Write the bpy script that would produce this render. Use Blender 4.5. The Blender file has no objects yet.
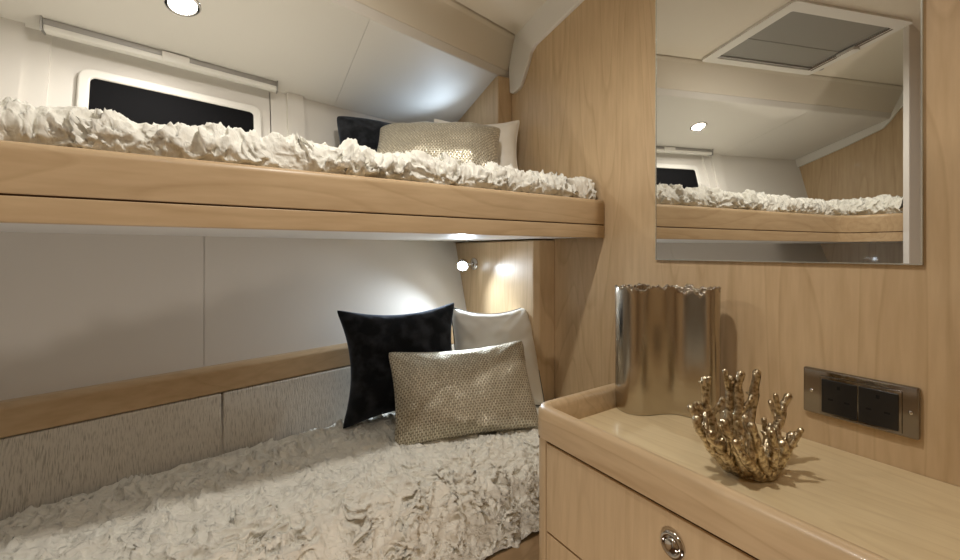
import bpy, bmesh, math, random
from mathutils import Vector, Matrix, noise
from math import radians as R, sin, cos, pi
random.seed(7); noise.seed_set(11)
def nvec(p):                                   # repeatable vector noise
    return Vector((noise.noise(p + Vector((9.3, 2.1, 4.7))), noise.noise(p + Vector((-3.2, 7.9, 1.3))), noise.noise(p + Vector((5.5, -6.1, 8.2)))))
C = bpy.context.scene.collection
S = bpy.context.scene
H = 1.12                     # eye height above the cabin floor; z values below are relative to the eye
MB = 0.0787                  # plan slope of the bunk fronts
MH = 0.2914                  # plan slope of the hull side
# ------------------------------------------------------------------ camera
cam = bpy.data.cameras.new('camera'); co = bpy.data.objects.new('camera', cam); C.objects.link(co)
cam.sensor_width = 36; cam.lens = 36 * 452 / 960; cam.shift_y = -29 / 960; cam.clip_start = 0.01
co.location = (0, 0, H); co.rotation_euler = (R(90), 0, -R(31.2)); S.camera = co
S.view_settings.view_transform = 'Standard'; S.view_settings.look = 'None'
S.view_settings.gamma = 1; S.view_settings.exposure = 0.0
w = bpy.data.worlds.new('world'); S.world = w; w.use_nodes = True
w.node_tree.nodes['Background'].inputs[0].default_value = (1.0, .9, .78, 1)
w.node_tree.nodes['Background'].inputs[1].default_value = 0.0
# ------------------------------------------------------------------ lights
WARM = (1.0, .90, .79); NEUT = (1.0, .955, .885); COOL = (.78, .89, 1.0)
def spot(name, loc, target, power, col, angle, blend=.5, rad=.03):
    l = bpy.data.lights.new(name, 'SPOT'); l.energy = power; l.color = col
    l.spot_size = R(angle); l.spot_blend = blend; l.shadow_soft_size = rad
    o = bpy.data.objects.new(name, l); C.objects.link(o); o.location = Vector(loc) + Vector((0, 0, H))
    o.rotation_euler = (Vector(target) - Vector(loc)).to_track_quat('-Z', 'Y').to_euler()
    return o
def area(name, loc, target, power, col, size):
    l = bpy.data.lights.new(name, 'AREA'); l.energy = power; l.color = col; l.shape = 'DISK'; l.size = size
    o = bpy.data.objects.new(name, l); C.objects.link(o); o.location = Vector(loc) + Vector((0, 0, H))
    o.rotation_euler = (Vector(target) - Vector(loc)).to_track_quat('-Z', 'Y').to_euler()
    return o
DL = (-.049, 1.324, .603)    # downlight over the upper bunk
spot('bunk_downlight_light', (DL[0] + .0004, DL[1] - .002, DL[2] - .0075), (DL[0], DL[1] - .15, 0), 7, NEUT, 165, .6, .010)
CS = ((.30, .57), (.05, -.15))                # the two spots in the passage ceiling
spot('ceiling_spot_light', (CS[0][0], CS[0][1], .90), (CS[0][0] - .05, CS[0][1] + .15, 0), 24, NEUT, 150, .8, .03)
spot('ceiling_spot_light', (CS[1][0], CS[1][1], .98), (.05, -.1, 0), 6.5, NEUT, 160, .8, .03)
area('sole_courtesy_light', (-.05, .12, -1.085), (.15, .3, 0), 5.5, WARM, .09)
spot('reading_light_beam', (.838, 1.510, -.066), (.47, .95, -.50), 12.5, COOL, 156, 1.0, .014)
spot('reading_light_beam', (.845, 1.59, .435), (.64, 1.50, .62), 1.7, (.62, .80, 1.0), 130, 1.0, .012)

# ------------------------------------------------------------------ materials
def newmat(name, col, rough=.5, metal=0, coat=0, spec=.5, sheen=0):
    m = bpy.data.materials.new(name); m.use_nodes = True; b = m.node_tree.nodes['Principled BSDF']
    b.inputs['Base Color'].default_value = (*col, 1); b.inputs['Roughness'].default_value = rough
    b.inputs['Metallic'].default_value = metal; b.inputs['Coat Weight'].default_value = coat
    b.inputs['Specular IOR Level'].default_value = spec
    if sheen: b.inputs['Sheen Weight'].default_value = sheen
    return m
def nodes(m):
    nt = m.node_tree; return nt, nt.nodes, nt.links, nt.nodes['Principled BSDF']
def N(ns, t, **k):
    n = ns.new(t)
    for a, b in k.items(): setattr(n, a, b)
    return n
def texco(m, scale, rot=(0, 0, 0)):
    nt, ns, ls, b = nodes(m)
    t = N(ns, 'ShaderNodeTexCoord'); mp = N(ns, 'ShaderNodeMapping')
    mp.inputs['Scale'].default_value = scale; mp.inputs['Rotation'].default_value = rot
    ls.new(t.outputs['Object'], mp.inputs['Vector']); return mp.outputs['Vector']
def wood(name, axis, light, dark, rot=0, rough=.38, fig=1.0, seed=0.0):
    """satin maple veneer; axis = direction of the grain (0 x, 1 y, 2 z)"""
    m = newmat(name, light, rough, coat=.06, spec=.38); nt, ns, ls, b = nodes(m)
    sc = [1, 1, 1]; sc[axis] = .11
    v = texco(m, sc, (0, 0, rot))
    ad = N(ns, 'ShaderNodeVectorMath', operation='ADD'); ad.inputs[1].default_value = (seed, seed * .7, seed * 1.3)
    ls.new(v, ad.inputs[0]); v = ad.outputs[0]
    # cathedral figure: contour bands of a slow stretched noise
    n1 = N(ns, 'ShaderNodeTexNoise'); n1.inputs['Scale'].default_value = 5.0; n1.inputs['Detail'].default_value = 1.5
    n1.inputs['Roughness'].default_value = .45
    ls.new(v, n1.inputs['Vector'])
    mu = N(ns, 'ShaderNodeMath', operation='MULTIPLY'); mu.inputs[1].default_value = 17.0
    ls.new(n1.outputs['Fac'], mu.inputs[0])
    fr = N(ns, 'ShaderNodeMath', operation='FRACT'); ls.new(mu.outputs[0], fr.inputs[0])
    r1 = N(ns, 'ShaderNodeValToRGB'); e = r1.color_ramp.elements
    e[0].position = 0; e[0].color = (0, 0, 0, 1); e[1].position = 1; e[1].color = (.15, .15, .15, 1)
    x = e.new(.80); x.color = (.28, .28, .28, 1); x = e.new(.93); x.color = (1, 1, 1, 1)
    ls.new(fr.outputs[0], r1.inputs[0])
    # fine streaks
    n2 = N(ns, 'ShaderNodeTexNoise'); n2.inputs['Scale'].default_value = 75; n2.inputs['Detail'].default_value = 4
    ls.new(v, n2.inputs['Vector'])
    n3 = N(ns, 'ShaderNodeTexNoise'); n3.inputs['Scale'].default_value = 9; n3.inputs['Detail'].default_value = 2
    ls.new(v, n3.inputs['Vector'])
    mx = N(ns, 'ShaderNodeMix', data_type='RGBA'); mx.inputs['A'].default_value = (*light, 1); mx.inputs['B'].default_value = (*dark, 1)
    rr = N(ns, 'ShaderNodeMapRange'); rr.inputs['From Min'].default_value = .35; rr.inputs['From Max'].default_value = .7
    ls.new(n2.outputs['Fac'], rr.inputs['Value'])
    s1 = N(ns, 'ShaderNodeMath', operation='MULTIPLY'); s1.inputs[1].default_value = .35; ls.new(rr.outputs[0], s1.inputs[0])
    s2 = N(ns, 'ShaderNodeMath', operation='MULTIPLY_ADD'); s2.inputs[1].default_value = .42 * fig
    ls.new(r1.outputs['Color'], s2.inputs[0]); ls.new(s1.outputs[0], s2.inputs[2])
    s3 = N(ns, 'ShaderNodeMath', operation='MULTIPLY_ADD'); s3.inputs[1].default_value = .35
    ls.new(n3.outputs['Fac'], s3.inputs[0]); ls.new(s2.outputs[0], s3.inputs[2]); s3.use_clamp = True
    ls.new(s3.outputs[0], mx.inputs['Factor']); ls.new(mx.outputs['Result'], b.inputs['Base Color'])
    bp = N(ns, 'ShaderNodeBump'); bp.inputs['Strength'].default_value = .04; bp.inputs['Distance'].default_value = .001
    ls.new(n2.outputs['Fac'], bp.inputs['Height']); ls.new(bp.outputs[0], b.inputs['Normal'])
    return m
LM, DM = (.67, .50, .305), (.455, .31, .17)
M = {}
M['wood_v'] = wood('maple_veneer_upright', 2, LM, DM, fig=.85)
M['wood_x'] = wood('maple_along_bunk', 0, LM, DM, rot=-R(4.5), fig=.7, seed=3)
M['wood_h'] = wood('maple_along_hull', 0, LM, DM, rot=-R(16.2), fig=.5, seed=5)
M['wood_y'] = wood('maple_along_counter', 1, LM, DM, fig=.8, seed=9)
M['wood_top'] = wood('pale_maple_top', 1, (.78, .64, .40), (.62, .47, .27), fig=.8, seed=12, rough=.3)
M['wood_f'] = wood('maple_drawer', 2, LM, DM, fig=.35, seed=21)
M['floor'] = wood('dark_cabin_sole', 0, (.16, .09, .045), (.08, .04, .02), seed=30)
M['gap'] = newmat('dark_shadow_gap_wood', (.10, .055, .03), .8)
def vinyl(name, col, rough=.55, bump=.15, sc=500):
    m = newmat(name, col, rough, spec=.35); nt, ns, ls, b = nodes(m)
    v = texco(m, (1, 1, 1)); n = N(ns, 'ShaderNodeTexNoise'); n.inputs['Scale'].default_value = sc; ls.new(v, n.inputs['Vector'])
    bp = N(ns, 'ShaderNodeBump'); bp.inputs['Strength'].default_value = bump; bp.inputs['Distance'].default_value = .0006
    ls.new(n.outputs['Fac'], bp.inputs['Height']); ls.new(bp.outputs[0], b.inputs['Normal']); return m
M['vinyl'] = vinyl('cream_headliner', (.78, .72, .61))  # off-white lining; the yellow of warm light on the beam is in this cream
M['vinylw'] = vinyl('white_side_panel', (.76, .73, .68))
M['lam'] = vinyl('white_laminate', (.80, .79, .77), .35, .03)
M['frame'] = vinyl('white_plastic', (.80, .78, .73), .35, .03)
M['grey'] = newmat('grey_aluminium', (.42, .41, .39), .45, .6)
M['black_glass'] = newmat('black_window_glass', (.006, .006, .007), .75, spec=.08)
M['hatch_glass'] = newmat('smoked_hatch_glass', (.30, .29, .265), .3, spec=.5)
M['chrome'] = newmat('chrome', (.62, .60, .58), .08, 1)
M['chrome_refl'] = newmat('chrome_dark_reflection', (.26, .24, .225), .10, 1)  # plain chrome; the dark room it would reflect is put into its colour
M['mirror'] = newmat('mirror_silver', (.80, .80, .78), .004, 1)
M['bevel'] = newmat('mirror_ground_edge', (.72, .76, .72), .18, .8)
M['socket'] = newmat('black_socket', (.012, .012, .013), .28)
M['hole'] = newmat('socket_slot', (.001, .001, .001), .9)
def emis(name, col, s):
    m = newmat(name, col); b = nodes(m)[3]; b.inputs['Emission Color'].default_value = (*col, 1); b.inputs['Emission Strength'].default_value = s; return m
M['lens'] = emis('lit_downlight_lens', (1, .93, .82), 14)
M['lens_cool'] = emis('lit_reading_lens', (.85, .93, 1), 25)
# nickel vase: brushed with vertical smears
def nickel():
    m = newmat('brushed_nickel', (.50, .455, .385), .26, 1); nt, ns, ls, b = nodes(m)
    v = texco(m, (1, 1, .25)); n = N(ns, 'ShaderNodeTexNoise'); n.inputs['Scale'].default_value = 28; n.inputs['Detail'].default_value = 5; ls.new(v, n.inputs['Vector'])
    mr = N(ns, 'ShaderNodeMapRange'); mr.inputs['To Min'].default_value = .14; mr.inputs['To Max'].default_value = .30; ls.new(n.outputs['Fac'], mr.inputs['Value'])
    ls.new(mr.outputs[0], b.inputs['Roughness'])
    n2 = N(ns, 'ShaderNodeTexNoise'); n2.inputs['Scale'].default_value = 120; n2.inputs['Detail'].default_value = 3
    v2 = texco(m, (1, 1, 1)); ls.new(v2, n2.inputs['Vector'])
    bp = N(ns, 'ShaderNodeBump'); bp.inputs['Strength'].default_value = .18; bp.inputs['Distance'].default_value = .0008
    ls.new(n2.outputs['Fac'], bp.inputs['Height']); ls.new(bp.outputs[0], b.inputs['Normal'])
    return m
M['nickel'] = nickel()
def bronze():
    m = newmat('cast_antique_brass', (.48, .34, .18), .28, 1); nt, ns, ls, b = nodes(m)
    v = texco(m, (1, 1, 1)); n = N(ns, 'ShaderNodeTexNoise'); n.inputs['Scale'].default_value = 170; n.inputs['Detail'].default_value = 4; ls.new(v, n.inputs['Vector'])
    bp = N(ns, 'ShaderNodeBump'); bp.inputs['Strength'].default_value = .7; bp.inputs['Distance'].default_value = .003
    ls.new(n.outputs['Fac'], bp.inputs['Height']); ls.new(bp.outputs[0], b.inputs['Normal'])
    cr = N(ns, 'ShaderNodeValToRGB'); cr.color_ramp.elements[0].position = .35; cr.color_ramp.elements[0].color = (.26, .19, .11, 1)
    cr.color_ramp.elements[1].position = .6; cr.color_ramp.elements[1].color = (.78, .68, .49, 1)
    ls.new(n.outputs['Fac'], cr.inputs[0]); ls.new(cr.outputs[0], b.inputs['Base Color']); return m
M['bronze'] = bronze()
def cloth(name, col, sc=900, bump=.3, sheen=.2, rough=.85):
    m = newmat(name, col, rough, spec=.2, sheen=sheen); nt, ns, ls, b = nodes(m)
    v = texco(m, (1, 1, 1)); n = N(ns, 'ShaderNodeTexNoise'); n.inputs['Scale'].default_value = sc; ls.new(v, n.inputs['Vector'])
    bp = N(ns, 'ShaderNodeBump'); bp.inputs['Strength'].default_value = bump; bp.inputs['Distance'].default_value = .0008
    ls.new(n.outputs['Fac'], bp.inputs['Height']); ls.new(bp.outputs[0], b.inputs['Normal']); return m
M['ruche'] = cloth('cream_ruched_fabric', (.87, .85, .765), 260, .25)
M['ruche2'] = cloth('cream_ruched_fabric_long', (.87, .85, .765), 260, .25)
def ruche_bump(m, sc3, rz=0, kk=1):
    nt, ns, ls, b = nodes(m); v = texco(m, sc3, (0, 0, rz)); prev = b.inputs['Normal'].links[0].from_socket
    wn = N(ns, 'ShaderNodeTexNoise'); wn.inputs['Scale'].default_value = 30; ls.new(v, wn.inputs['Vector'])
    sc = N(ns, 'ShaderNodeVectorMath', operation='SCALE'); sc.inputs['Scale'].default_value = .03; ls.new(wn.outputs['Color'], sc.inputs[0])
    ad = N(ns, 'ShaderNodeVectorMath', operation='ADD'); ls.new(v, ad.inputs[0]); ls.new(sc.outputs[0], ad.inputs[1])
    for scale, dist, stg in ((50, .0045, .30), (105, .0022, .10)):
        n = N(ns, 'ShaderNodeTexNoise'); n.inputs['Scale'].default_value = scale; n.inputs['Detail'].default_value = 1; ls.new(ad.outputs[0], n.inputs['Vector'])
        a = N(ns, 'ShaderNodeMath', operation='SUBTRACT'); a.inputs[1].default_value = .5; ls.new(n.outputs['Fac'], a.inputs[0])
        c = N(ns, 'ShaderNodeMath', operation='ABSOLUTE'); ls.new(a.outputs[0], c.inputs[0])
        r = N(ns, 'ShaderNodeMapRange', interpolation_type='SMOOTHSTEP'); r.inputs['From Min'].default_value = 0; r.inputs['From Max'].default_value = .10
        r.inputs['To Min'].default_value = 1; r.inputs['To Max'].default_value = 0; ls.new(c.outputs[0], r.inputs['Value'])
        bp = N(ns, 'ShaderNodeBump'); bp.inputs['Strength'].default_value = stg * kk; bp.inputs['Distance'].default_value = dist
        ls.new(r.outputs[0], bp.inputs['Height']); ls.new(prev, bp.inputs['Normal']); prev = bp.outputs[0]
    ls.new(prev, b.inputs['Normal'])
ruche_bump(M['ruche'], (1, 1, .8)); ruche_bump(M['ruche2'], (.6, 1.2, 1), -R(10), 1.5)
M['satin'] = cloth('ivory_satin', (.86, .82, .73), 60, .15, .1, .45)
M['piping'] = cloth('grey_piping', (.12, .11, .10), 900, .2)
def velvet():
    m = cloth('black_velvet', (.010, .011, .014), 45, .6, .6, .9); b = nodes(m)[3]
    b.inputs['Sheen Tint'].default_value = (.35, .42, .55, 1); b.inputs['Sheen Roughness'].default_value = .4
    nt, ns, ls, b = nodes(m); n = N(ns, 'ShaderNodeTexNoise'); n.inputs['Scale'].default_value = 22; n.inputs['Detail'].default_value = 4
    ls.new(texco(m, (1, 1, 1)), n.inputs['Vector']); cr = N(ns, 'ShaderNodeValToRGB'); e = cr.color_ramp.elements
    e[0].position = .45; e[0].color = (.006, .007, .009, 1); e[1].position = .7; e[1].color = (.035, .038, .045, 1)  # paler noise patches paint the pile's sheen into the base colour
    ls.new(n.outputs['Fac'], cr.inputs[0]); ls.new(cr.outputs[0], b.inputs['Base Color']); return m
M['velvet'] = velvet()
def linen():
    m = newmat('slubbed_taupe_weave', (.34, .305, .25), .9, spec=.15); nt, ns, ls, b = nodes(m)
    v = texco(m, (1, .01, .075), (0, 0, 0)); n = N(ns, 'ShaderNodeTexNoise'); n.inputs['Scale'].default_value = 720; n.inputs['Detail'].default_value = 3; ls.new(v, n.inputs['Vector'])
    cr = N(ns, 'ShaderNodeValToRGB'); e = cr.color_ramp.elements; e[0].position = .33; e[0].color = (.42, .39, .33, 1); e[1].position = .50; e[1].color = (.72, .68, .60, 1)
    ls.new(n.outputs['Fac'], cr.inputs[0]); ls.new(cr.outputs[0], b.inputs['Base Color'])
    bp = N(ns, 'ShaderNodeBump'); bp.inputs['Strength'].default_value = .8; bp.inputs['Distance'].default_value = .002
    ls.new(n.outputs['Fac'], bp.inputs['Height']); ls.new(bp.outputs[0], b.inputs['Normal']); return m
M['linen'] = linen()
def goldweave():
    m = newmat('metallic_pleated_weave', (.5, .42, .28), .4, .6, sheen=.1); nt, ns, ls, b = nodes(m)
    t = N(ns, 'ShaderNodeUVMap'); mp = N(ns, 'ShaderNodeMapping'); mp.inputs['Scale'].default_value = (82, 30, 1); ls.new(t.outputs[0], mp.inputs[0])
    wv = N(ns, 'ShaderNodeTexBrick'); wv.offset = .5; wv.inputs['Scale'].default_value = 1; wv.inputs['Brick Width'].default_value = 1; wv.inputs['Row Height'].default_value = 1
    wv.inputs['Mortar Size'].default_value = .18; wv.inputs['Mortar Smooth'].default_value = .6
    wv.inputs['Color1'].default_value = (.80, .75, .62, 1); wv.inputs['Color2'].default_value = (.60, .55, .43, 1); wv.inputs['Mortar'].default_value = (.30, .26, .18, 1)
    rot = N(ns, 'ShaderNodeMapping'); rot.inputs['Rotation'].default_value = (0, 0, pi / 2)
    ls.new(mp.outputs[0], rot.inputs[0]); ls.new(rot.outputs[0], wv.inputs['Vector'])
    ls.new(wv.outputs['Color'], b.inputs['Base Color'])
    no = N(ns, 'ShaderNodeTexNoise'); no.inputs['Scale'].default_value = 1.3; no.inputs['Detail'].default_value = 2; ls.new(mp.outputs[0], no.inputs['Vector'])
    mr = N(ns, 'ShaderNodeMapRange'); mr.inputs['From Min'].default_value = .3; mr.inputs['From Max'].default_value = .7; mr.inputs['To Min'].default_value = .22; mr.inputs['To Max'].default_value = .6; ls.new(no.outputs['Fac'], mr.inputs['Value']); ls.new(mr.outputs[0], b.inputs['Roughness'])
    su = N(ns, 'ShaderNodeMath', operation='SUBTRACT'); ls.new(no.outputs['Fac'], su.inputs[0]); ls.new(wv.outputs['Fac'], su.inputs[1])
    bp = N(ns, 'ShaderNodeBump'); bp.inputs['Strength'].default_value = .7; bp.inputs['Distance'].default_value = .002
    ls.new(su.outputs[0], bp.inputs['Height']); ls.new(bp.outputs[0], b.inputs['Normal']); return m
M['gold'] = goldweave()

# ------------------------------------------------------------------ helpers
ORG = {}
def root_loc(p): return ORG.get(p.name, Vector((0, 0, 0))) if p else Vector((0, 0, 0))
def tag(o, label=None, cat=None, group=None, kind=None):
    if label: o['label'] = label
    if cat: o['category'] = cat
    if group: o['group'] = group
    if kind: o['kind'] = kind
    return o
def thing(name, loc, label, cat, group=None):
    o = bpy.data.objects.new(name, None); C.objects.link(o); o.empty_display_size = .05
    o.location = Vector(loc) + Vector((0, 0, H)); ORG[o.name] = o.location.copy(); return tag(o, label, cat, group)
def link(name, bm, mat, parent=None, smooth=False, raw=False):
    """bm holds coordinates relative to the eye height; stored relative to the thing's base"""
    off = Vector((0, 0, 0)) if raw else Vector((0, 0, H)) - root_loc(parent)
    if not raw: bmesh.ops.translate(bm, verts=bm.verts, vec=off)
    me = bpy.data.meshes.new(name); bm.to_mesh(me); bm.free()
    for mm in (mat if isinstance(mat, list) else [mat]): me.materials.append(mm)
    if smooth:
        for p in me.polygons: p.use_smooth = True
    o = bpy.data.objects.new(name, me); C.objects.link(o)
    if parent: o.parent = parent; ORG[o.name] = root_loc(parent)
    return o
def bev(bm, w, seg=2, ang=30):
    if w <= 0: return
    es = [e for e in bm.edges if len(e.link_faces) == 2 and e.calc_face_angle(0) > R(ang)]
    bmesh.ops.bevel(bm, geom=es, offset=w, segments=seg, affect='EDGES', profile=.5, clamp_overlap=True)
def prism_bm(pts, z0, z1, bm=None):
    bm = bm or bmesh.new()
    a = [bm.verts.new((x, y, z0)) for x, y in pts]; b = [bm.verts.new((x, y, z1)) for x, y in pts]; n = len(pts)
    bm.faces.new(a[::-1]); bm.faces.new(b)
    for i in range(n): bm.faces.new((a[i], a[(i + 1) % n], b[(i + 1) % n], b[i]))
    bmesh.ops.recalc_face_normals(bm, faces=bm.faces); return bm
def extr_bm(pts, vec, bm=None):
    """solid from a planar polygon of 3-D points pushed along vec"""
    bm = bm or bmesh.new(); vec = Vector(vec)
    a = [bm.verts.new(p) for p in pts]; b = [bm.verts.new(Vector(p) + vec) for p in pts]; n = len(pts)
    bm.faces.new(a[::-1]); bm.faces.new(b)
    for i in range(n): bm.faces.new((a[i], a[(i + 1) % n], b[(i + 1) % n], b[i]))
    bmesh.ops.recalc_face_normals(bm, faces=bm.faces); return bm
def box_bm(x0, x1, y0, y1, z0, z1, bm=None): return prism_bm([(x0, y0), (x1, y0), (x1, y1), (x0, y1)], z0, z1, bm)
def prism(name, pts, z0, z1, mat, parent=None, bw=0, seg=2, smooth=False):
    bm = prism_bm(pts, z0, z1); bev(bm, bw, seg); return link(name, bm, mat, parent, smooth)
def box(name, x0, x1, y0, y1, z0, z1, mat, parent=None, bw=0, seg=2):
    return prism(name, [(x0, y0), (x1, y0), (x1, y1), (x0, y1)], z0, z1, mat, parent, bw, seg)
def struct(o): o['kind'] = 'structure'; return o
def hp(X, c, z): return Vector((X, c + MH * X, z))        # point given by its offset c from the hull-parallel line
def hstrip(name, prof, X0, X1, mat, parent=None, bw=0, seg=2, link_=True):
    """closed (c,z) profile pushed along the hull direction"""
    bm = extr_bm([hp(X0, c, z) for c, z in prof], hp(X1, 0, 0) - hp(X0, 0, 0)); bev(bm, bw, seg)
    return link(name, bm, mat, parent) if link_ else bm
def grid_link(name, rows, mat, parent=None, uv=False, thick=0):
    bm = bmesh.new(); off = Vector((0, 0, H)) - root_loc(parent)
    vv = [[bm.verts.new(p + off) for p in r] for r in rows]
    ul = bm.loops.layers.uv.new('UVMap') if uv else None
    nr, nc = len(rows), len(rows[0])
    for i in range(nr - 1):
        for j in range(nc - 1):
            f = bm.faces.new((vv[i][j], vv[i][j + 1], vv[i + 1][j + 1], vv[i + 1][j])); f.smooth = True
    return link(name, bm, mat, parent, raw=True)
def tube_bm(path, rad, n=10, bm=None, cap=True):
    bm = bm or bmesh.new(); path = [Vector(p) for p in path]; rs = rad if isinstance(rad, (list, tuple)) else [rad] * len(path)
    rings = []; up = Vector((.13, .21, .97)).normalized(); prev = None
    for i, p in enumerate(path):
        d = (path[min(i + 1, len(path) - 1)] - path[max(i - 1, 0)]).normalized()
        a = (prev - d * prev.dot(d)) if prev else d.cross(up)
        if a.length < 1e-5: a = d.orthogonal()
        a.normalize(); prev = a; b = d.cross(a)
        rings.append([bm.verts.new(p + (a * cos(2 * pi * k / n) + b * sin(2 * pi * k / n)) * rs[i]) for k in range(n)])
    for i in range(len(rings) - 1):
        for k in range(n): bm.faces.new((rings[i][k], rings[i][(k + 1) % n], rings[i + 1][(k + 1) % n], rings[i + 1][k]))
    if cap: bm.faces.new(rings[0][::-1]); bm.faces.new(rings[-1])
    bmesh.ops.recalc_face_normals(bm, faces=bm.faces); return bm
def lathe_bm(prof, centre, axis, n=40, bm=None):
    """prof = (radius, height along axis)"""
    bm = bm or bmesh.new(); ax = Vector(axis).normalized(); a = ax.orthogonal().normalized(); b = ax.cross(a); c = Vector(centre); rings = []
    for r, h in prof:
        if r < 1e-6: rings.append([bm.verts.new(c + ax * h)])
        else: rings.append([bm.verts.new(c + ax * h + (a * cos(2 * pi * k / n) + b * sin(2 * pi * k / n)) * r) for k in range(n)])
    for i in range(len(rings) - 1):
        p, q = rings[i], rings[i + 1]
        for k in range(n):
            k2 = (k + 1) % n
            if len(p) == 1 and len(q) == 1: continue
            if len(p) == 1: bm.faces.new((p[0], q[k], q[k2]))
            elif len(q) == 1: bm.faces.new((p[k], p[k2], q[0]))
            else: bm.faces.new((p[k], p[k2], q[k2], q[k]))
    bmesh.ops.recalc_face_normals(bm, faces=bm.faces); return bm

# ------------------------------------------------------------------ room shell
XA = -.955                                     # aft bulkhead
ZC = lambda c: min(.805 - .238 * (c - 1.088), 1.075)
struct(box('floor', -1.0, 1.1, -1.2, 1.9, -H - .03, -H, M['floor']))
struct(box('wall_forward', 1.0, 1.03, -1.2, 2.0, -H, 1.12, M['wood_v']))
struct(box('wall_aft', XA - .03, XA, .655, 1.9, -H, .9, M['wood_v']))
struct(box('wall_inboard', XA, -.34, .636, .655, -H, 1.0, M['vinylw'], None, .002))
struct(box('wall_side', -.985, -.955, -1.2, .636, -H, 1.12, M['wood_v']))
struct(box('wall_back', -.955, 1.0, -1.2, -1.17, -H, 1.12, M['wood_v']))
# ceiling: inboard panel, the drop of the side deck, its bevelled lip and the sloping deckhead
struct(hstrip('ceiling', [(-1.6, 1.075), (ZC(0) * 0 - .045, 1.075), (1.084, .8055), (1.084, .85), (-.045, 1.12), (-1.6, 1.12)], -.97, 1.02, M['vinyl']))
struct(hstrip('trim_1', [(1.090, .802), (1.098, .790), (1.140, .690), (1.18, .70), (1.13, .83), (1.090, .83)], -.97, 1.02, M['vinyl'], None, .002))
struct(hstrip('trim_2', [(1.1405, .689), (1.1475, .664), (1.162, .662), (1.20, .70), (1.15, .70)], -.97, 1.02, M['vinylw'], None, .002))
struct(hstrip('trim_3', [(1.070, .825), (1.10, .825), (1.10, .86), (1.070, .86)], -.97, 1.02, M['gap']))
UZ = lambda c: .663 - .315 * (c - 1.1473)
def under(name, X0, X1):
    return struct(hstrip(name, [(1.150, UZ(1.150)), (1.66, UZ(1.66)), (1.66, UZ(1.66) + .03), (1.150, UZ(1.150) + .03)], X0, X1, M['vinylw']))
under('ceiling_outboard', -.97, -.4515); under('ceiling_outboard', -.4500, .3991); under('ceiling_outboard', .4003, 1.02)
struct(hstrip('ceiling_backing', [(1.16, .692), (1.70, .523), (1.70, .55), (1.16, .72)], -.97, 1.02, M['vinyl']))
# hull side: lower and upper panels
CL = lambda z: 1.443 + .351 * z
CU = lambda z: 1.436 + .249 * z + .0055
def hullp(name, f, z0, z1, X0, X1, t=.03, mat='vinylw'):
    return struct(hstrip(name, [(f(z0), z0), (f(z1), z1), (f(z1) + t, z1), (f(z0) + t, z0)], X0, X1, M[mat]))
for a, b in ((-.97, -.0056), (-.0044, 1.0)): hullp('wall_hull_lower', CL, -H, .05, a, b)
hullp('wall_hull_backing', lambda z: CL(z) + .0305, -H, .05, -.97, 1.0, .02)
hullp('wall_hull_upper', CU, .05, .56, -.97, -.3215); hullp('wall_hull_upper', CU, .05, .56, .1795, 1.0)
def hframe(off=0):                            # frame of reference lying on the upper hull side
    ex = Vector((1, MH, 0)).normalized(); ez = Vector((0, .249, 1)).normalized(); n = ex.cross(ez).normalized()
    if n.y > 0: n = -n
    def P(X, z, d=0): return Vector((X, CU(z) + MH * X, z)) + n * (d + off)
    return P, n
PH, HN = hframe()
def rrect(x0, x1, z0, z1, r, k=6):
    out = []
    for cx, cz, a0 in ((x1 - r, z1 - r, 0), (x0 + r, z1 - r, 90), (x0 + r, z0 + r, 180), (x1 - r, z0 + r, 270)):
        for i in range(k + 1): out.append((cx + r * cos(R(a0 + 90 * i / k)), cz + r * sin(R(a0 + 90 * i / k))))
    return out
def ring_bm(P, outer, inner, d0, d1, bm=None):
    bm = bm or bmesh.new(); n = len(outer)
    L = [[bm.verts.new(P(x, z, d)) for x, z in pts] for pts, d in ((outer, d0), (outer, d1), (inner, d1), (inner, d0))]
    for a in range(4):
        A, B = L[a], L[(a + 1) % 4]
        for i in range(n): bm.faces.new((A[i], A[(i + 1) % n], B[(i + 1) % n], B[i]))
    bmesh.ops.recalc_face_normals(bm, faces=bm.faces); return bm
def plate_bm(P, pts, d0, d1, bm=None):
    bm = bm or bmesh.new(); A = [bm.verts.new(P(x, z, d0)) for x, z in pts]; B = [bm.verts.new(P(x, z, d1)) for x, z in pts]; n = len(pts)
    bm.faces.new(A); bm.faces.new(B[::-1])
    for i in range(n): bm.faces.new((A[i], A[(i + 1) % n], B[(i + 1) % n], B[i]))
    bmesh.ops.recalc_face_normals(bm, faces=bm.faces); return bm
# recessed panel with the window, flanked by two slim pillars
win = struct(link('window_1', plate_bm(PH, [(-.3205, .05), (.1785, .05), (.1785, .56), (-.3205, .56)], -.006, -.03), M['vinylw']))
g = ring_bm(PH, rrect(-.272, .149, .237, .458, .026), rrect(-.249, .126, .262, .434, .012), -.005, .006); bev(g, .0045, 3, 50)
link('window_frame', g, M['frame'], win)
link('window_glass', plate_bm(PH, rrect(-.251, .128, .260, .436, .012), -.004, .002), M['black_glass'], win)
struct(link('trim_4', plate_bm(PH, [(.228, .10), (.282, .10), (.282, .53), (.228, .53)], -.002, .012), M['vinylw']))
struct(link('trim_5', plate_bm(PH, [(-.420, .10), (-.366, .10), (-.366, .53), (-.420, .53)], -.002, .012), M['vinylw']))
struct(box('wall_hull_ledge', -.97, 1.0, 1.9, 1.95, -H, .6, M['vinylw']))
# inner wood blocks at the head of each bunk
struct(prism('trim_6', [(1.0, 1.166), (.934, 1.166), (.9195, 1.180), (.9195, 1.80), (1.0, 1.80)], -H, .036, M['wood_v'], None, .004))
struct(box('trim_7', .938, 1.0, 1.417, 1.95, .15, .66, M['wood_v'], None, .003))
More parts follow.
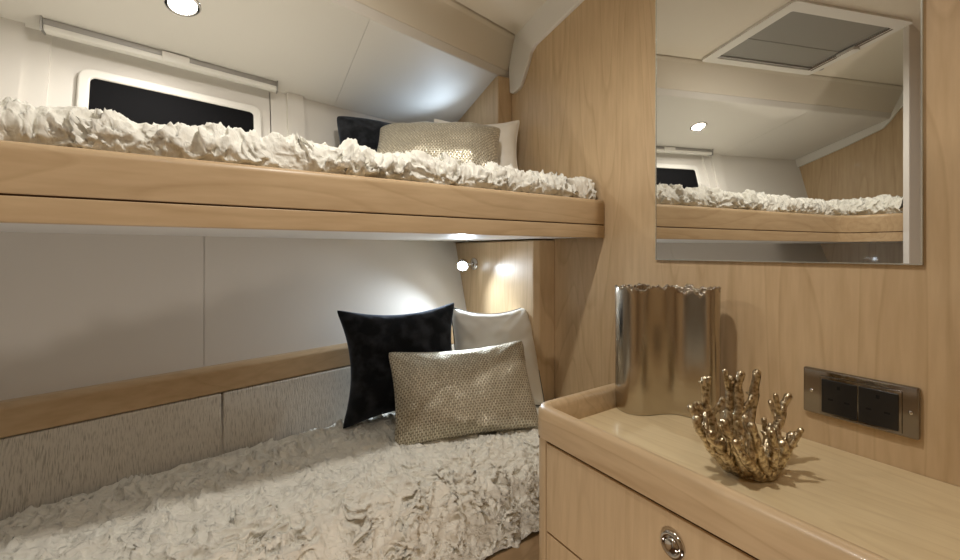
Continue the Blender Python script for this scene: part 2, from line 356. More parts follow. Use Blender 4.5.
# white moulding that follows the ceiling, forward and aft
low = [(.60, .865), (.80, .825), (1.029, .7736), (1.2400, .7305), (1.262, .725), (1.2838, .7093), (1.300, .675), (1.3314, .6249), (1.345, .607), (1.3623, .5985), (1.385, .594), (1.4008, .5955), (1.413, .603)]
top = [(1.42, .70), (1.37, .84), (1.0, .92), (.60, 1.0)]
bm = extr_bm([(.987, y, z) for y, z in low + top], (.014, 0, 0)); bev(bm, .003, 2, 60); struct(link('trim_8', bm, M['frame']))
k = MH * XA
low2 = [(.60, .87), (.80, .735), (.835, .705), (.87, .655), (.90, .622), (1.05, .563), (1.33, .470)]
top2 = [(1.36, .60), (.90, .80), (.86, .90), (.60, 1.0)]
bm = extr_bm([(XA, y, z) for y, z in low2 + top2], (.014, 0, 0)); bev(bm, .003, 2, 60); struct(link('trim_9', bm, M['frame']))

# ------------------------------------------------------------------ lower bunk
FB = lambda X: .8650 + MB * X                  # plan line of both bunk fronts
lb = thing('lower_bunk', (.2, 1.0, -H), 'maple lower bunk base under the ruched bedspread, beneath the upper bunk', 'bunk')
prism('front_panel', [(XA, FB(XA)), (.998, FB(.998)), (.998, FB(.998) + .022), (XA, FB(XA) + .022)], -H, -.736, M['wood_x'], lb, .003)
prism('bunk_base', [(XA, FB(XA) + .024), (.998, FB(.998) + .024), (.998, 1.34), (.9, 1.30), (XA, .80 + .15)], -.768, -.738, M['wood_x'], lb)
# maple rail on the hull side
rb = [(1.326, -.2925), (1.345, -.2905), (1.36, -.2905), (1.33, -.356), (1.303, -.356), (1.304, -.350)]
rb = [(1.318, -.292), (1.342, -.292), (1.342, -.300), (1.318, -.356), (1.300, -.356), (1.306, -.30)]
struct(hstrip('trim_10', rb, XA, .92, M['wood_h'], None, .004, 3))
# backrest cushions below the rail
def back_cushion(X0, X1, label):
    t = hstrip('backrest_cushion', [(1.299, -.358), (1.316, -.358), (1.262, -.60), (1.240, -.60), (1.262, -.50)], X0, X1, M['linen'], None, .005, 3)
    for p in t.data.polygons: p.use_smooth = False
    return tag(t, label, 'cushion', 'woven backrest cushions along the hull side')
back_cushion(-.85, .0325, 'long taupe woven backrest cushion at the left, under the maple rail')
back_cushion(.0355, .93, 'taupe woven backrest cushion at the right, running behind the black velvet pillow')

# ------------------------------------------------------------------ upper bunk
ub = thing('upper_bunk', (.3, 1.0, .04), 'maple upper bunk with rounded front board and thin dark seam', 'bunk')
def front_path(inset, n_arc=12):
    """plan line of the bunk front, from the forward wall round the corner to the inboard partition"""
    pts = [(.998 - (.998 + .22) * i / 24, 0) for i in range(25)]
    pts = [(x, FB(x) + inset) for x, _ in pts]
    r = .10 - inset * 0; cx, cy = -.24, FB(-.24) - .10
    R0 = .10 + inset
    pts = pts[:-1]
    for i in range(n_arc + 1):
        a = R(90 + 90 * i / n_arc); pts.append((cx + R0 * cos(a), cy + R0 * sin(a)))
    pts.append((cx - R0, .6560)); return pts
def path_sweep(name, prof, mat, parent):
    """prof = (inset, z) closed loop swept along the bunk front"""
    bm = bmesh.new(); rings = []
    P = [front_path(i) for i, z in prof]; n = len(P[0])
    for j in range(n): rings.append([bm.verts.new((P[i][j][0], P[i][j][1], prof[i][1])) for i in range(len(prof))])
    m = len(prof)
    for j in range(n - 1):
        for i in range(m): bm.faces.new((rings[j][i], rings[j][(i + 1) % m], rings[j + 1][(i + 1) % m], rings[j + 1][i]))
    bm.faces.new(rings[0]); bm.faces.new(rings[-1][::-1]); bmesh.ops.recalc_face_normals(bm, faces=bm.faces)
    o = link(name, bm, mat, parent)
    for p in o.data.polygons: p.use_smooth = True
    return o
def rnd(x0, x1, z0, z1, r0, r1):
    """profile with a front top radius r1 and front bottom radius r0"""
    o = []
    for i in range(7):
        a = R(180 + 90 * i / 6); o.append((x0 + r0 + r0 * cos(a), z0 + r0 + r0 * sin(a)))
    o += [(x1 - .002, z0), (x1, z0 + .002), (x1, z1 - .002), (x1 - .003, z1)]
    for i in range(9):
        a = R(90 + 90 * i / 8); o.append((x0 + r1 + r1 * cos(a), z1 - r1 + r1 * sin(a)))
    return o
path_sweep('front_board', rnd(0, .028, .0775, .1500, .002, .013), M['wood_x'], ub)
path_sweep('fascia', rnd(.0005, .026, .0385, .0745, .002, .0015), M['wood_x'], ub)
path_sweep('seam', rnd(.004, .024, .0742, .0778, .0005, .0005), M['gap'], ub)
pl = front_path(.0275)
base = pl[::-1] + [(.998, 1.165), (.9, 1.165)] if False else pl
hx = [(.915, CL(.045) + MH * .915 - .001), (XA + .002, CL(.045) + MH * (XA + .002) - .001), (XA + .002, .6570)]
bm = prism_bm([(.997, pl[0][1])] + pl[1:-1] + [(pl[-1][0], .6570)] + hx[::-1] + [(.915, 1.17), (.996, 1.164)], .0405, .052)
u_ = link('underside_panel', bm, M['lam'], ub)

# ------------------------------------------------------------------ ruched bedspreads
def rfield(a, b, seed, fx, fy):
    """ruched cloth: height and sideways lean at (a,b) in metres; fx, fy set how long the gathers run each way"""
    p = Vector((a, b, seed))
    wv = nvec(p * 15) * .030 + nvec(p * 40 + Vector((5, 1, 2))) * .012
    x, y = (a + wv.x) * fx, (b + wv.y) * fy
    def cell(k, sx, wd):                       # creases between small gathered puffs
        d = noise.voronoi(Vector((x * sx + k, y * sx, seed + k)))[0]
        return math.exp(-((d[1] - d[0]) / wd) ** 2)
    c1 = cell(0, 36, .17); c2 = cell(9, 72, .24)
    g = lambda k, sx, w: math.exp(-(noise.noise(Vector((x * sx + k, y * sx, seed + k))) / w) ** 2)
    r1 = g(0, 28, .12)
    m1 = min(1, max(0.1, .6 + 1.2 * noise.noise(p * 17))); m2 = min(1, max(0, .55 + 1.3 * noise.noise(p * 21 + Vector((7, 7, 7)))))
    puff = noise.noise(Vector((x * 18, y * 18, seed + 11))) * .5 + .5
    h = .62 * c1 * m1 + .36 * c2 * m2 + .42 * r1 * m2 + .20 * puff
    lean = nvec(p * 24 + Vector((3, 8, 1))) * 1.25
    return h, lean, min(1, c1 * m1 + .4 * r1)
def bedspread(name, front, hull, ztop, zbot, rr, amp, seed, mat, label, fx=1, fy=1, du=.0042, back_fine=False, zprof=None):
    """front, hull: plan polylines with equal parameter; rows run from under the front edge, round it, back to the hull"""
    def resample(pl, n):
        L = [0]
        for a, b in zip(pl, pl[1:]): L.append(L[-1] + (Vector(b) - Vector(a)).length)
        out = []; j = 0
        for i in range(n):
            s = L[-1] * i / (n - 1)
            while j < len(L) - 2 and L[j + 1] < s: j += 1
            t = (s - L[j]) / (L[j + 1] - L[j]); out.append((Vector(pl[j]).lerp(Vector(pl[j + 1]), t), s))
        return out
    Ltot = sum((Vector(b) - Vector(a)).length for a, b in zip(front, front[1:]))
    n = int(Ltot / du); F = resample(front, n)
    # hull points are matched by arc fraction
    Hs = hull(F)
    rows = []
    for i, (p, s) in enumerate(F):
        h = Vector(Hs[i]); d = (h - p); Wd = d.length; d.normalize()
        tang = Vector((-d.y, d.x))
        col = []
        drop = ztop - rr - zbot
        arc = rr * pi / 2
        k = 0; sv = 0; ys = []
        step = du
        while sv < drop + arc + Wd - rr:
            ys.append(sv); step = du if (sv < drop + arc + .10 or back_fine) else min(step * 1.08, .02); sv += step
        cnt = len(ys)
        if i == 0: NC = cnt; YS = [y / (drop + arc + Wd - rr) for y in ys]; W0 = Wd
        # same row count for every column: keep fold exact, stretch the flat part
        flat0 = drop + arc; nf = sum(1 for y in [q * (drop + arc + W0 - rr) for q in YS] if y < flat0)
        for q in YS:
            y = q * (drop + arc + W0 - rr)
            if y >= flat0: y = flat0 + (y - flat0) * (Wd - rr) / (W0 - rr)
            if y < drop: pos = Vector((p.x, p.y, zbot + y)); nor = Vector((-d.x, -d.y, 0)); tan = Vector((0, 0, 1))
            elif y < flat0:
                a = (y - drop) / rr; c2 = p + d * rr
                pos = Vector((c2.x - d.x * rr * cos(a), c2.y - d.y * rr * cos(a), ztop - rr + rr * sin(a)))
                nor = Vector((-d.x * cos(a), -d.y * cos(a), sin(a))); tan = Vector((d.x * sin(a), d.y * sin(a), cos(a)))
            else:
                c2 = p + d * (rr + y - flat0); zz = 0
                if zprof: zz = zprof(c2.x, c2.y)
                pos = Vector((c2.x, c2.y, ztop + zz)); nor = Vector((0, 0, 1)); tan = Vector((d.x, d.y, 0))
            hh, lean, r1 = rfield(s, y, seed, fx, fy)
            edge = min(1, (s) / .02) if True else 1
            fl = min(1, y / .02 + .35) * min(1, (1 - q) * (drop + arc + W0 - rr) / .03 + .3)
            off = nor * (hh * amp * fl) + (Vector((tang.x, tang.y, 0)) * lean.x * edge + tan * lean.y) * (amp * .85 * r1)
            if y < .006: off = off * .6
            q3 = pos + off
            if q3.x > .994: q3.x = .994
            col.append(q3)
        rows.append(col)
    o = grid_link(name, rows, mat); return tag(o, label, 'bedspread')
# upper
fp = front_path(.034); fp[0] = (.985, fp[0][1]); fp[-1] = (fp[-1][0], .665)
def hull_up(F):
    out = []; tot = F[-1][1]
    for p, s in F:
        f = s / tot
        if s < 1.15: X = p.x
        else:
            t = (s - 1.15) / (tot - 1.15); X = (.985 - 1.15) + ( -.90 - (.985 - 1.15)) * min(1, t * 1.6)
            if t > .625:
                yy = (CU(.2) + MH * -.90 - .02); out.append((-.90, yy + (.70 - yy) * (t - .625) / .375)); continue
        X2 = X; Y2 = CU(.2) + MH * X - .02
        out.append((X2, Y2))
    return out
bedspread('upper_bedspread', fp, hull_up, .203, .1495, .028, .023, 2.0, M['ruche'],
          'cream ruched bedspread on the upper bunk, its folds bulging over the front board', fx=1.35, fy=1.0, du=.0031)
# lower
fl_ = [(.992, FB(.992) + .004), (-.60, FB(-.60) + .004)]
def hull_lo(F): return [(p.x, 1.255 + MH * p.x if p.x < .90 else 1.255 + MH * .90 - (p.x - .90) * 1.2) for p, s in F]
def hull_lo(F): return [(p.x, min(1.256 + MH * p.x, 1.52 if p.x < .915 else 1.165 - .0 )) for p, s in F]
bedspread('lower_bedspread', fl_, hull_lo, -.509, -.728, .085, .0225, 8.0, M['ruche2'],
          'cream ruched bedspread on the lower bunk, rounding down beside the drawer cabinet', fx=.95, fy=1.45, du=.0034, back_fine=True, zprof=lambda x, y: .016 * min(1, max(0, (.35 - x) / .4)) * min(1, max(0, (y - MH * x - .95) / .25)))

# ------------------------------------------------------------------ pillows
def pillow(name, BL, ang, width, height, thick, lean, mat, label, cat='pillow', roll=0, pinch=.10, seed=0, group=None, piping=None, sag=0, wr=.006, n=56):
    """BL: base left corner as seen from its front; ang: plan direction of the width; lean: tilt back in degrees"""
    W = Vector((cos(R(ang)), sin(R(ang)), 0)); B = Vector((-W.y, W.x, 0))   # B points away from the viewer
    U = (Vector((0, 0, 1)) * cos(R(lean)) + B * sin(R(lean))); Nn = W.cross(U)
    Nn = -B * cos(R(lean)) + Vector((0, 0, 1)) * sin(R(lean))
    o0 = Vector(BL); t = thing(name, o0, label, cat, group)
    cr, sr = cos(R(roll)), sin(R(roll))
    def pt(u, v, side):
        # u,v in -1..1
        rc = 1 - .035 * (abs(u) * abs(v)) ** 12; eu = 1 - pinch * (1 - v * v) * 1.0; ev = 1 - pinch * (1 - u * u) * 1.0
        x = u * width / 2 * (1 - (1 - eu) * abs(u) ** 2); y = v * height / 2 * (1 - (1 - ev) * abs(v) ** 2)
        prof = ((1 - abs(u) ** 2.6) * (1 - abs(v) ** 2.6))
        z = side * thick / 2 * max(0, prof) ** .52
        fade = min(1, (1 - max(abs(u), abs(v))) * 6)
        nn = noise.noise(Vector((x * 14 + seed, y * 14, side * 3))) * wr * 1.2 + noise.noise(Vector((x * 32, y * 32 + seed, side))) * wr * .5
        # tension creases running in from the corners
        cu = abs(abs(u) - abs(v)); cre = math.sin((u * 9 + v * 7 + seed) * 3) * .0 + noise.noise(Vector(((u - v if u * v > 0 else u + v) * 5, seed, side * 2))) * wr * 1.2 * (abs(u * v)) ** .8
        z += side * (nn + cre) * fade
        y -= sag * (1 - u * u) * (1 if v > 0 else 0) * v
        x *= rc; y *= rc; x, y = x * cr - y * sr, x * sr + y * cr
        return o0 + W * (x + width / 2) + U * (y + height / 2) + Nn * z
    bm = bmesh.new(); uvl = bm.loops.layers.uv.new('UVMap'); off = Vector((0, 0, H)) - ORG[t.name]
    gs = [math.sin(pi / 2 * (-1 + 2 * i / n)) for i in range(n + 1)]
    vs = {}
    for side in (1, -1):
        for i, u in enumerate(gs):
            for j, v in enumerate(gs):
                edge = i in (0, n) or j in (0, n)
                if side == -1 and edge: vs[(side, i, j)] = vs[(1, i, j)]
                else: vs[(side, i, j)] = bm.verts.new(pt(u, v, side) + off)
    for side in (1, -1):
        for i in range(n):
            for j in range(n):
                q = [(i, j), (i + 1, j), (i + 1, j + 1), (i, j + 1)]
                if side == -1: q = q[::-1]
                f = bm.faces.new([vs[(side, a, b)] for a, b in q]); f.smooth = True
                for lp, (a, b) in zip(f.loops, q): lp[uvl].uv = ((gs[a] * .5 + .5) * width / .4, (gs[b] * .5 + .5) * height / .4)
    link('pillow_cover', bm, mat, t, raw=True)
    if piping:
        per = [(g_, -1) for g_ in gs] + [(1, g_) for g_ in gs[1:]] + [(g_, 1) for g_ in gs[::-1][1:]] + [(-1, g_) for g_ in gs[::-1][1:]]
        pp = [pt(u, v, 1) for u, v in per[::2]]; pp.append(pp[0])
        link('piping', tube_bm(pp, .0032, 8), piping, t, True)
    return t
pillow('throw_pillow', (.319, 1.288, -.503), -8, .388, .348, .13, 17, M['velvet'], 'black velvet square pillow standing at the back of the lower bunk', seed=1, roll=1, pinch=.19, wr=.009)
pillow('throw_pillow', (.668, 1.275, -.505), -29, .290, .340, .12, 18, M['satin'], 'ivory satin pillow with dark piping in the corner of the lower bunk', seed=4, roll=3, piping=M['piping'], sag=.022, pinch=.08, wr=.009)
pillow('lumbar_pillow', (.405, 1.105, -.500), -16, .412, .258, .14, 30, M['gold'], 'gold metallic lumbar pillow lying in front on the lower bunk', seed=9, roll=2, sag=.012, wr=.006, pinch=.06)
pillow('throw_pillow', (.393, 1.50, .205), 6, .34, .282, .15, 20, M['velvet'], 'black velvet pillow on the upper bunk, poking out left of the gold one', seed=12, pinch=.03)
pillow('throw_pillow', (.662, 1.41, .205), -28, .315, .283, .10, 16, M['satin'], 'ivory satin pillow on the upper bunk against the maple bulkhead', seed=14, piping=M['satin'], pinch=.14, sag=.008)
pillow('lumbar_pillow', (.415, 1.345, .205), -32, .41, .258, .14, 36, M['gold'], 'gold metallic lumbar pillow on the upper bunk, in front of the ivory one', seed=19, roll=-1, pinch=.06)

# ------------------------------------------------------------------ drawer cabinet and its worktop
XF = .590; YL = .765; YR = -.75
def rr_plan(x0, x1, y0, y1, r, k=8):
    """plan with a rounded corner at (x0,y1), the end nearest the bunks"""
    pts = [(x1, y0), (x1, y1 + MB * (x1 - x0))]
    for i in range(k + 1):
        a = R(90 + 90 * i / k); pts.append((x0 + r + r * cos(a), y1 - r + r * sin(a) + (0)))
    pts.append((x0, y0)); return pts
cab = thing('drawer_cabinet', (.8, .0, -H), 'maple drawer cabinet under the raised-rim worktop, beside the lower bunk', 'cabinet')
bm = prism_bm(rr_plan(XF + .018, .998, YR, YL - .004, .03), -H, -.384); link('body', bm, M['wood_f'], cab)
box('shadow_gap', XF + .004, XF + .02, YR, .745, -.3895, -.3838, M['gap'], cab)
# rounded corner post
pts = [(XF + .05, .712)]; 
cp = [(XF, .7175), (XF, YL - .045)]
for i in range(9):
    a = R(180 - 90 * i / 8); cp.append((XF + .042 + .042 * cos(a), YL - .042 + .042 * sin(a)))
cp += [(XF + .045, .7175)]
o = prism('corner_post', cp, -H, -.3845, M['wood_f'], cab)
def drawer(y0, y1, z0, z1, knob=True):
    d = box('drawer', XF, XF + .0175, y0, y1, z0, z1, M['wood_f'], cab, .0015)
    if knob:
        yk, zk = (y0 + y1) / 2, z0 + (z1 - z0) * .72
        kb = link('knob', lathe_bm([(.0, -.001), (.0205, -.001), (.0215, .001), (.021, .004), (.017, .0065), (.0125, .005), (.0118, .003), (.0112, .003), (.0108, .006), (.009, .0075), (0, .008)], (XF, yk, zk), (-1, 0, 0)), M['chrome'], d, True)
    return d
yk = .423
for z0, z1 in ((-.567, -.3895), (-.749, -.571), (-.931, -.753)):
    for y0, y1 in ((2 * yk - .7135, .7135), (-.45, 2 * yk - .7135 - .004)):
        d = box('drawer', XF, XF + .0175, y0, y1, z0, z1, M['wood_f'], cab, .0015)
        ky, kz = (y0 + y1) / 2, z1 - .044
        if z1 > -.4: link('knob', lathe_bm([(.0, -.001), (.0195, -.001), (.0205, .001), (.020, .004), (.0165, .0065), (.0125, .005), (.0118, .003), (.0112, .003), (.0108, .006), (.009, .0075), (0, .008)], (XF, ky, kz), (-1, 0, 0)), M['chrome'], d, True)
box('plinth', XF + .02, XF + .03, YR, .70, -1.08, -.935, M['wood_f'], cab)
# worktop: flat top with a raised, rounded rim
wt = thing('worktop', (.8, .1, -.384), 'pale maple worktop with raised rounded rim, carrying the vase and coral ornament', 'worktop')
bm = prism_bm([(.999, YR), (.999, .79), (XF + .025, .76), (XF + .025, YR)], -.3835, -.366); link('top_panel', bm, M['wood_top'], wt)
def rim_path(inset):
    pts = [(XF - .004 + inset, YR), (XF - .004 + inset, .4), (XF - .004 + inset, YL - .045 * 1.0)]
    r0 = .045 - inset; cx, cy = XF - .004 + .045, YL - .045
    pts = [(XF - .004 + inset, YR + (cy - YR) * i / 30) for i in range(31)]
    for i in range(1, 13):
        a = R(180 - 85.5 * i / 12)
        pts.append((cx + max(r0, .004) * cos(a) + (0 if r0 > .004 else 0), cy + max(r0, .004) * sin(a)))
    x, y = pts[-1]; pts.append((.999, y + MB * (.999 - x))); return pts
prof = []
w_ = .033; zt, zb = -.3205, -.3835
for i in range(4): prof.append((.002 - .002 * i / 3, zb + .002 * i / 3))
for i in range(9):
    a = R(180 - 180 * i / 8); prof.append((w_ / 2 + w_ / 2 * cos(a), zt - .014 + .014 * sin(a)))
prof += [(w_ + .004, -.345), (w_ + .010, -.358), (w_ + .016, -.3655), (w_ + .016, zb)]
bm = bmesh.new(); P = [rim_path(i) for i, z in prof]; rings = []
for j in range(len(P[0])): rings.append([bm.verts.new((P[i][j][0], P[i][j][1], prof[i][1])) for i in range(len(prof))])
m_ = len(prof)
for j in range(len(rings) - 1):
    for i in range(m_): bm.faces.new((rings[j][i], rings[j][(i + 1) % m_], rings[j + 1][(i + 1) % m_], rings[j + 1][i]))
bm.faces.new(rings[0]); bm.faces.new(rings[-1][::-1]); bmesh.ops.recalc_face_normals(bm, faces=bm.faces)
link('rim', bm, M['wood_y'], wt, True)

# ------------------------------------------------------------------ mirror
mi = thing('wall_mirror', (.998, .51, -.021), 'large frameless mirror on the maple bulkhead above the socket', 'mirror')
my0, my1, mz0, mz1 = .2575, .763, -.0207, .80
box('glass', .9945, .9995, my0, my1, mz0, mz1, M['mirror'], mi)
def strip(y0, y1, z0, z1): return box('polished_edge', .9935, .9996, y0, y1, z0, z1, M['bevel'], mi)
strip(my0 - .0022, my0, mz0 - .002, mz1); strip(my1, my1 + .0018, mz0 - .002, mz1); strip(my0, my1, mz0 - .0022, mz0)
# ------------------------------------------------------------------ double socket
so = thing('double_socket', (.998, .342, -.31), 'chrome double power socket with black inserts, under the mirror', 'socket')
bm = box_bm(.990, .9998, .2585, .4250, -.3085, -.2235); bev(bm, .0028, 3); link('face_plate', bm, M['chrome_refl'], so)
bm = box_bm(.9875, .9902, .2790, .3965, -.3045, -.2335); bev(bm, .001, 2); link('surround', bm, M['chrome_refl'], so)
for y0 in (.3390, .2830):
    ins = link('socket_insert', (lambda b: (bev(b, .0015, 2), b)[1])(box_bm(.9855, .9885, y0, y0 + .0545, -.3010, -.2390)), M['socket'], so)
    cy = y0 + .027
    for dy, dz, wy, wz in ((0, .0195, .005, .0065), (-.0125, -.0045, .008, .0035), (.0125, -.0045, .008, .0035)):
        box('socket_slot', .9852, .9858, cy + dy - wy / 2, cy + dy + wy / 2, -.2700 + dz - wz / 2, -.2700 + dz + wz / 2, M['hole'], ins)
for y in (.2685, .4110): link('screw', lathe_bm([(0, 0), (.0035, 0), (.003, .0012), (0, .0015)], (.9901, y, -.266), (-1, 0, 0), 16), M['chrome'], so, True)

# ------------------------------------------------------------------ vase: wavy oblong plan, torn rim
def vase():
    L, Rr = Vector((.842, .722)), Vector((.944, .600)); ax = (Rr - L); LL = ax.length; ax.normalize(); nn = Vector((ax.y, -ax.x))
    if nn.x > 0: nn = -nn                        # towards the room
    t = thing('vase', (.89, .66, -.366), 'tall brushed nickel vase with torn rim and wavy sides on the worktop', 'vase')
    K = 144; hw = .030
    def plan(k, inset=0):
        f = k / K; r = hw - inset; st = .5 - .11
        # stadium bent by an S curve
        per = 2 * LL + 2 * pi * r; s = f * per
        if s < LL: a = s; b = r; x = a; y = b
        elif s < LL + pi * r: th = (s - LL) / r; x = LL + r * sin(th); y = r * cos(th)
        elif s < 2 * LL + pi * r: x = LL - (s - LL - pi * r); y = -r
        else: th = (s - 2 * LL - pi * r) / r; x = -r * sin(th); y = -r * cos(th)
        y -= .017 * cos((x / LL - .62) * 2 * pi)
        p = L + ax * x + nn * y; return p
    bm = bmesh.new(); z0 = -.3655; NZ = 26
    tr = random.Random(3); cuts = [(tr.uniform(0, K), tr.uniform(.8, 1.8), tr.uniform(.003, .010)) for _ in range(26)]
    def top(k):
        z = -.0815 - .0025 * sin(k * .21) - .0016 * (k % 3)
        for c, wd, dp in cuts:
            dd = min(abs(k - c), K - abs(k - c)); z -= dp * math.exp(-(dd / wd) ** 2)
        return max(z, -.098)
    def ring(ins, fz):
        r = []
        for k in range(K):
            p = plan(k, ins); zt = top(k); r.append(bm.verts.new((p.x, p.y, z0 + (zt - z0) * fz)))
        return r
    rings = [ring(.001, 0)] + [ring(0, i / NZ) for i in [.15] + list(range(1, NZ + 1))]
    rings += [ring(.0012, 1.012), ring(.0035, 1.006)] + [ring(.004, i / NZ) for i in range(NZ, 0, -3)]
    for a, b in zip(rings, rings[1:]):
        for k in range(K): bm.faces.new((a[k], a[(k + 1) % K], b[(k + 1) % K], b[k]))
    bm.faces.new(rings[0][::-1]); bm.faces.new(rings[-1])
    bmesh.ops.recalc_face_normals(bm, faces=bm.faces)
    link('vessel', bm, M['nickel'], t, True)
    # beaded torn edge
    bm = bmesh.new()
    for k in range(0, K, 1):
        p = plan(k, .0015); z = top(k) + .0015 + .001 * random.random()
        bmesh.ops.create_icosphere(bm, subdivisions=1, radius=.0020 + .0014 * random.random(), matrix=Matrix.Translation((p.x, p.y, z)))
    link('torn_rim', bm, M['nickel'], t, True)
vase()
# ------------------------------------------------------------------ coral ornament
def coral():
    c0 = Vector((.772, .412, -.3655)); rt = Vector((cos(R(31.2)), -sin(R(31.2)), 0)); fw = Vector((sin(R(31.2)), cos(R(31.2)), 0))
    t = thing('coral_ornament', c0, 'antique brass coral branch bowl ornament on the worktop in front of the vase', 'ornament')
    rnd_ = random.Random(5)
    def lp(r, h, d): return c0 + rt * r + fw * d + Vector((0, 0, h))
    # cast base
    pr = [(0, 0), (.036, 0), (.041, .004), (.043, .012), (.041, .022), (.034, .026), (.026, .016), (0, .012)]
    bm = lathe_bm(pr, c0, (0, 0, 1), 36)
    for v in bm.verts:
        if v.co.z > c0.z + .002: v.co += Vector(nvec(v.co * 70)) * .005
    link('cast_base', bm, M['bronze'], t, True)
    def branch(b, tip, r0=.0075, r1=.0042, fork=True, bow=.02):
        b, tip = lp(*b), lp(*tip); bm = bmesh.new()
        out = Vector((b.x + tip.x - 2 * c0.x, b.y + tip.y - 2 * c0.y, 0)); out = out.normalized() if out.length > .004 else Vector((0, 0, 0))
        n = 14; path = []; rs = []; sd = rnd_.random() * 50
        for i in range(n + 1):
            f = i / n; p = b.lerp(tip, f) + out * bow * sin(pi * f) * .7
            p += Vector(nvec(Vector((f * 4.5, sd, 0)))) * .007 * (f ** .5)
            path.append(p); rs.append((r0 + (r1 - r0) * f) * (1 + .28 * noise.noise(Vector((f * 9, sd, 3)))))
        rs[-1] = r1 * 1.15; d = (path[-1] - path[-2]).normalized(); path.append(path[-1] + d * r1 * .8); rs.append(r1 * .55)
        tube_bm(path, rs, 9, bm)
        for i in range(3, n, 1):                # knobs along the stem
            if rnd_.random() < .4:
                dv = Vector((rnd_.uniform(-1, 1), rnd_.uniform(-1, 1), rnd_.uniform(-.2, 1))).normalized()
                q = path[i]; ln = rs[i] * rnd_.uniform(1.0, 1.5)
                tube_bm([q, q + dv * ln * .7, q + dv * ln * 1.25], [rs[i] * .55, rs[i] * .5, rs[i] * .22], 6, bm)
        if fork:
            for _ in range(rnd_.choice((1, 2, 2))):
                i = rnd_.randint(5, 11); q = path[i]; dv = (d * .8 + Vector((rnd_.uniform(-1, 1), rnd_.uniform(-1, 1), .35))).normalized()
                ln = rnd_.uniform(.018, .034)
                tube_bm([q, q + dv * ln * .4, q + dv * ln * .8 + Vector((0, 0, .004)), q + dv * ln + Vector((0, 0, .010)), q + dv * ln + Vector((0, 0, .013))], [rs[i] * .85, .0046, .0042, .0044, .002], 8, bm)
        link('branch', bm, M['bronze'], t, True)
    # (right, up, away) of base and tip, measured from the middle of the base
    T = [((-0.034, 0.012, -0.004), (-0.0976, 0.105, -0.0), 1),
         ((-0.024, 0.012, 0.022), (-0.0552, 0.1453, 0.035), 1),
         ((-0.01, 0.014, 0.028), (-0.0008, 0.143, 0.05), 1),
         ((-0.002, 0.014, 0.022), (0.0074, 0.1514, 0.035), 1.05),
         ((0.008, 0.014, 0.026), (0.0414, 0.1514, 0.045), 1.05),
         ((0.03, 0.014, 0.014), (0.0859, 0.1147, 0.03), 1),
         ((0.036, 0.012, -0.004), (0.0654, 0.0632, -0.012), 1.1),
         ((0.03, 0.012, -0.02), (0.0336, 0.0597, -0.035), 1),
         ((-0.038, 0.012, -0.012), (-0.102, 0.0959, -0.03), 1),
         ((-0.03, 0.012, -0.022), (-0.0872, 0.0826, -0.045), 1),
         ((-0.018, 0.012, -0.03), (-0.0665, 0.1001, -0.05), 0.95),
         ((-0.006, 0.012, -0.034), (-0.0509, 0.0693, -0.058), 1),
         ((0.008, 0.012, -0.034), (-0.0307, 0.0989, -0.055), 0.95),
         ((0.02, 0.012, -0.028), (0.0035, 0.0873, -0.045), 0.95),
         ((0.03, 0.012, 0.02), (0.0802, 0.0756, 0.045), 0.85),
         ((-0.036, 0.012, 0.012), (-0.0639, 0.0966, 0.035), 0.85)]
    for b, tp, k in T: branch(b, tp, .0098 * k, .0058 * k, True, .010)
coral()

# ------------------------------------------------------------------ lamps
dl = thing('downlight', DL, 'round chrome rimmed downlight recessed over the upper bunk', 'light')
un = Vector((.315 * MH, -.315, -1)).normalized()     # pointing down out of the sloping deckhead
link('bezel', lathe_bm([(.0275, -.002), (.038, -.002), (.0388, .0008), (.0375, .0024), (.033, .0032), (.0298, .0022), (.0285, -.001)], DL, un, 48), M['chrome'], dl, True)
link('lens', lathe_bm([(0, .0040), (.0285, .0036), (.0295, .001), (0, -.001)], DL, un, 40), M['lens'], dl)
def reading_lamp(base, nrm, aim, label, neck):
    t = thing('reading_lamp', base, label, 'lamp', None); b = Vector(base); n = Vector(nrm)
    link('wall_plate', lathe_bm([(0, 0), (.025, 0), (.0255, .003), (.022, .009), (.008, .013), (0, .013)], b, n, 32), M['chrome'], t, True)
    hd = b + Vector(neck); a = Vector(aim).normalized()
    link('arm', tube_bm([b + n * .006, b + n * .022, b.lerp(hd, .7) + Vector((0, 0, .004)), hd], .0045, 10), M['chrome'], t, True)
    h = link('lamp_head', lathe_bm([(0, -.026), (.012, -.025), (.018, -.020), (.020, -.008), (.022, .008), (.0225, .012), (.021, .0125), (.0205, .009), (0, .0088)], hd, a, 32), M['chrome'], t, True)
    link('lens', lathe_bm([(0, .0150), (.008, .0145), (.016, .0120), (.0203, .0095), (.0203, .009)], hd, a, 24), M['lens_cool'], h, True)
    return hd, a
reading_lamp((.9193, 1.558, -.052), (-1, 0, 0), (-.52, -.70, -.42), 'small chrome reading lamp glowing on the wood panel above the lower bunk pillows', (-.048, .012, -.003))
reading_lamp((.9375, 1.60, .42), (-1, 0, 0), (-.6, -.2, .7), 'small chrome reading lamp behind the upper bunk pillows', (-.05, -.01, .0))

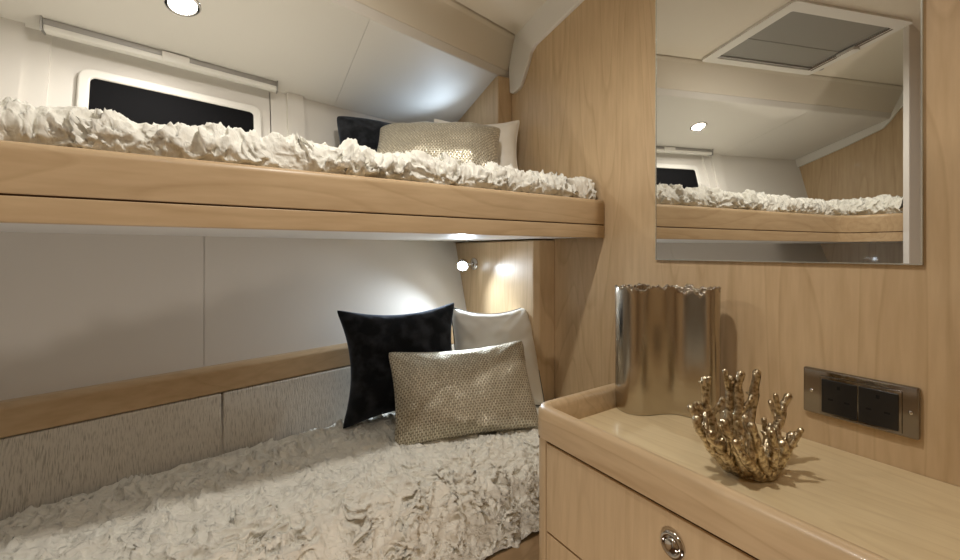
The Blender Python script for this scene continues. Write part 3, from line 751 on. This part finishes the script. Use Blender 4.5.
# ------------------------------------------------------------------ roller blind
rbk = thing('roller_blind', (-.06, 1.50, .52), 'slim grey and white roller blind casing along the top of the window', 'blind')
hstrip('casing', [(1.520, .517), (1.524, .514), (1.545, .514), (1.545, .527), (1.520, .529)], -.325, .193, M['frame'], rbk, .002)
hstrip('slot', [(1.522, .5295), (1.545, .5275), (1.545, .5375), (1.522, .543)], -.325, .193, M['grey'], rbk)
hstrip('end_cap', [(1.516, .512), (1.547, .512), (1.547, .536), (1.516, .545)], -.329, -.3255, M['grey'], rbk)
hstrip('end_cap', [(1.516, .512), (1.547, .512), (1.547, .536), (1.516, .545)], .1935, .197, M['grey'], rbk)
hstrip('pull_tab', [(1.516, .518), (1.5195, .515), (1.5195, .542), (1.516, .541)], -.102, -.040, M['frame'], rbk, .001)

# ------------------------------------------------------------------ roof hatch (seen in the mirror)
def PC(X, c, d=0):                                   # point on the sloping ceiling, d below it
    nrm = Vector((.238 * MH, -.238, -1)).normalized()
    return Vector((X, c + MH * X, .805 - .238 * (c - 1.088))) + nrm * d
rh = thing('roof_hatch', tuple(PC(-.06, .9)), 'white framed rectangular roof hatch with grey glass in the ceiling, mirrored', 'hatch')
PCf = lambda x, z, d=0: PC(x, z, d)
link('hatch_frame', ring_bm(PCf, rrect(-.345, .215, .725, 1.082, .012), rrect(-.300, .172, .768, 1.052, .008), -.002, .012), M['frame'], rh)
link('hatch_glass', plate_bm(PCf, rrect(-.302, .174, .766, 1.054, .008), .001, .004), M['hatch_glass'], rh)
link('blind_rail', plate_bm(PCf, [(-.300, .770), (-.294, .770), (-.294, 1.050), (-.300, 1.050)], .0121, .0135), M['gap'], rh)
link('blind_rail', plate_bm(PCf, [(-.314, .770), (-.308, .770), (-.308, 1.050), (-.314, 1.050)], .0121, .0135), M['gap'], rh)
link('blind_rail', plate_bm(PCf, [(-.296, 1.040), (.168, 1.040), (.168, 1.049), (-.296, 1.049)], .004, .010), M['grey'], rh)
link('latch', plate_bm(PCf, rrect(-.325, -.288, .880, .945, .010), .0125, .026), M['frame'], rh)
link('rib', plate_bm(PCf, [(-.296, .93), (.168, .93), (.168, .945), (-.296, .945)], .004, .006), M['hatch_glass'], rh)
cp_ = PC(-.365, 1.045)
tag(link('ceiling_stud', lathe_bm([(0, -.001), (.009, -.001), (.009, .003), (.006, .005), (0, .005)], cp_, Vector((.238 * MH, -.238, -1)), 20), M['grey'], None, True), 'small grey round stud on the ceiling beside the roof hatch, mirrored', 'stud')
# recessed ceiling spots over the passage
for i, (x, y, lab) in enumerate(((CS[0][0], CS[0][1], 'round chrome ceiling downlight above the worktop passage'), (CS[1][0], CS[1][1], 'round chrome ceiling downlight over the cabin entrance'))):
    c_ = y - MH * x; zc = ZC(c_); nrm = Vector((.238 * MH, -.238, -1)).normalized() if c_ > 0 else Vector((0, 0, -1))
    t = thing('downlight', (x, y, zc), lab, 'light')
    link('bezel', lathe_bm([(.030, -.002), (.044, -.002), (.045, .001), (.043, .004), (.037, .005), (.033, .002), (.031, -.001)], (x, y, zc), nrm, 40), M['chrome'], t, True)
    link('lens', lathe_bm([(0, .0015), (.0325, .0015), (.0325, -.001), (0, -.001)], (x, y, zc), nrm, 32), M['lens'], t)
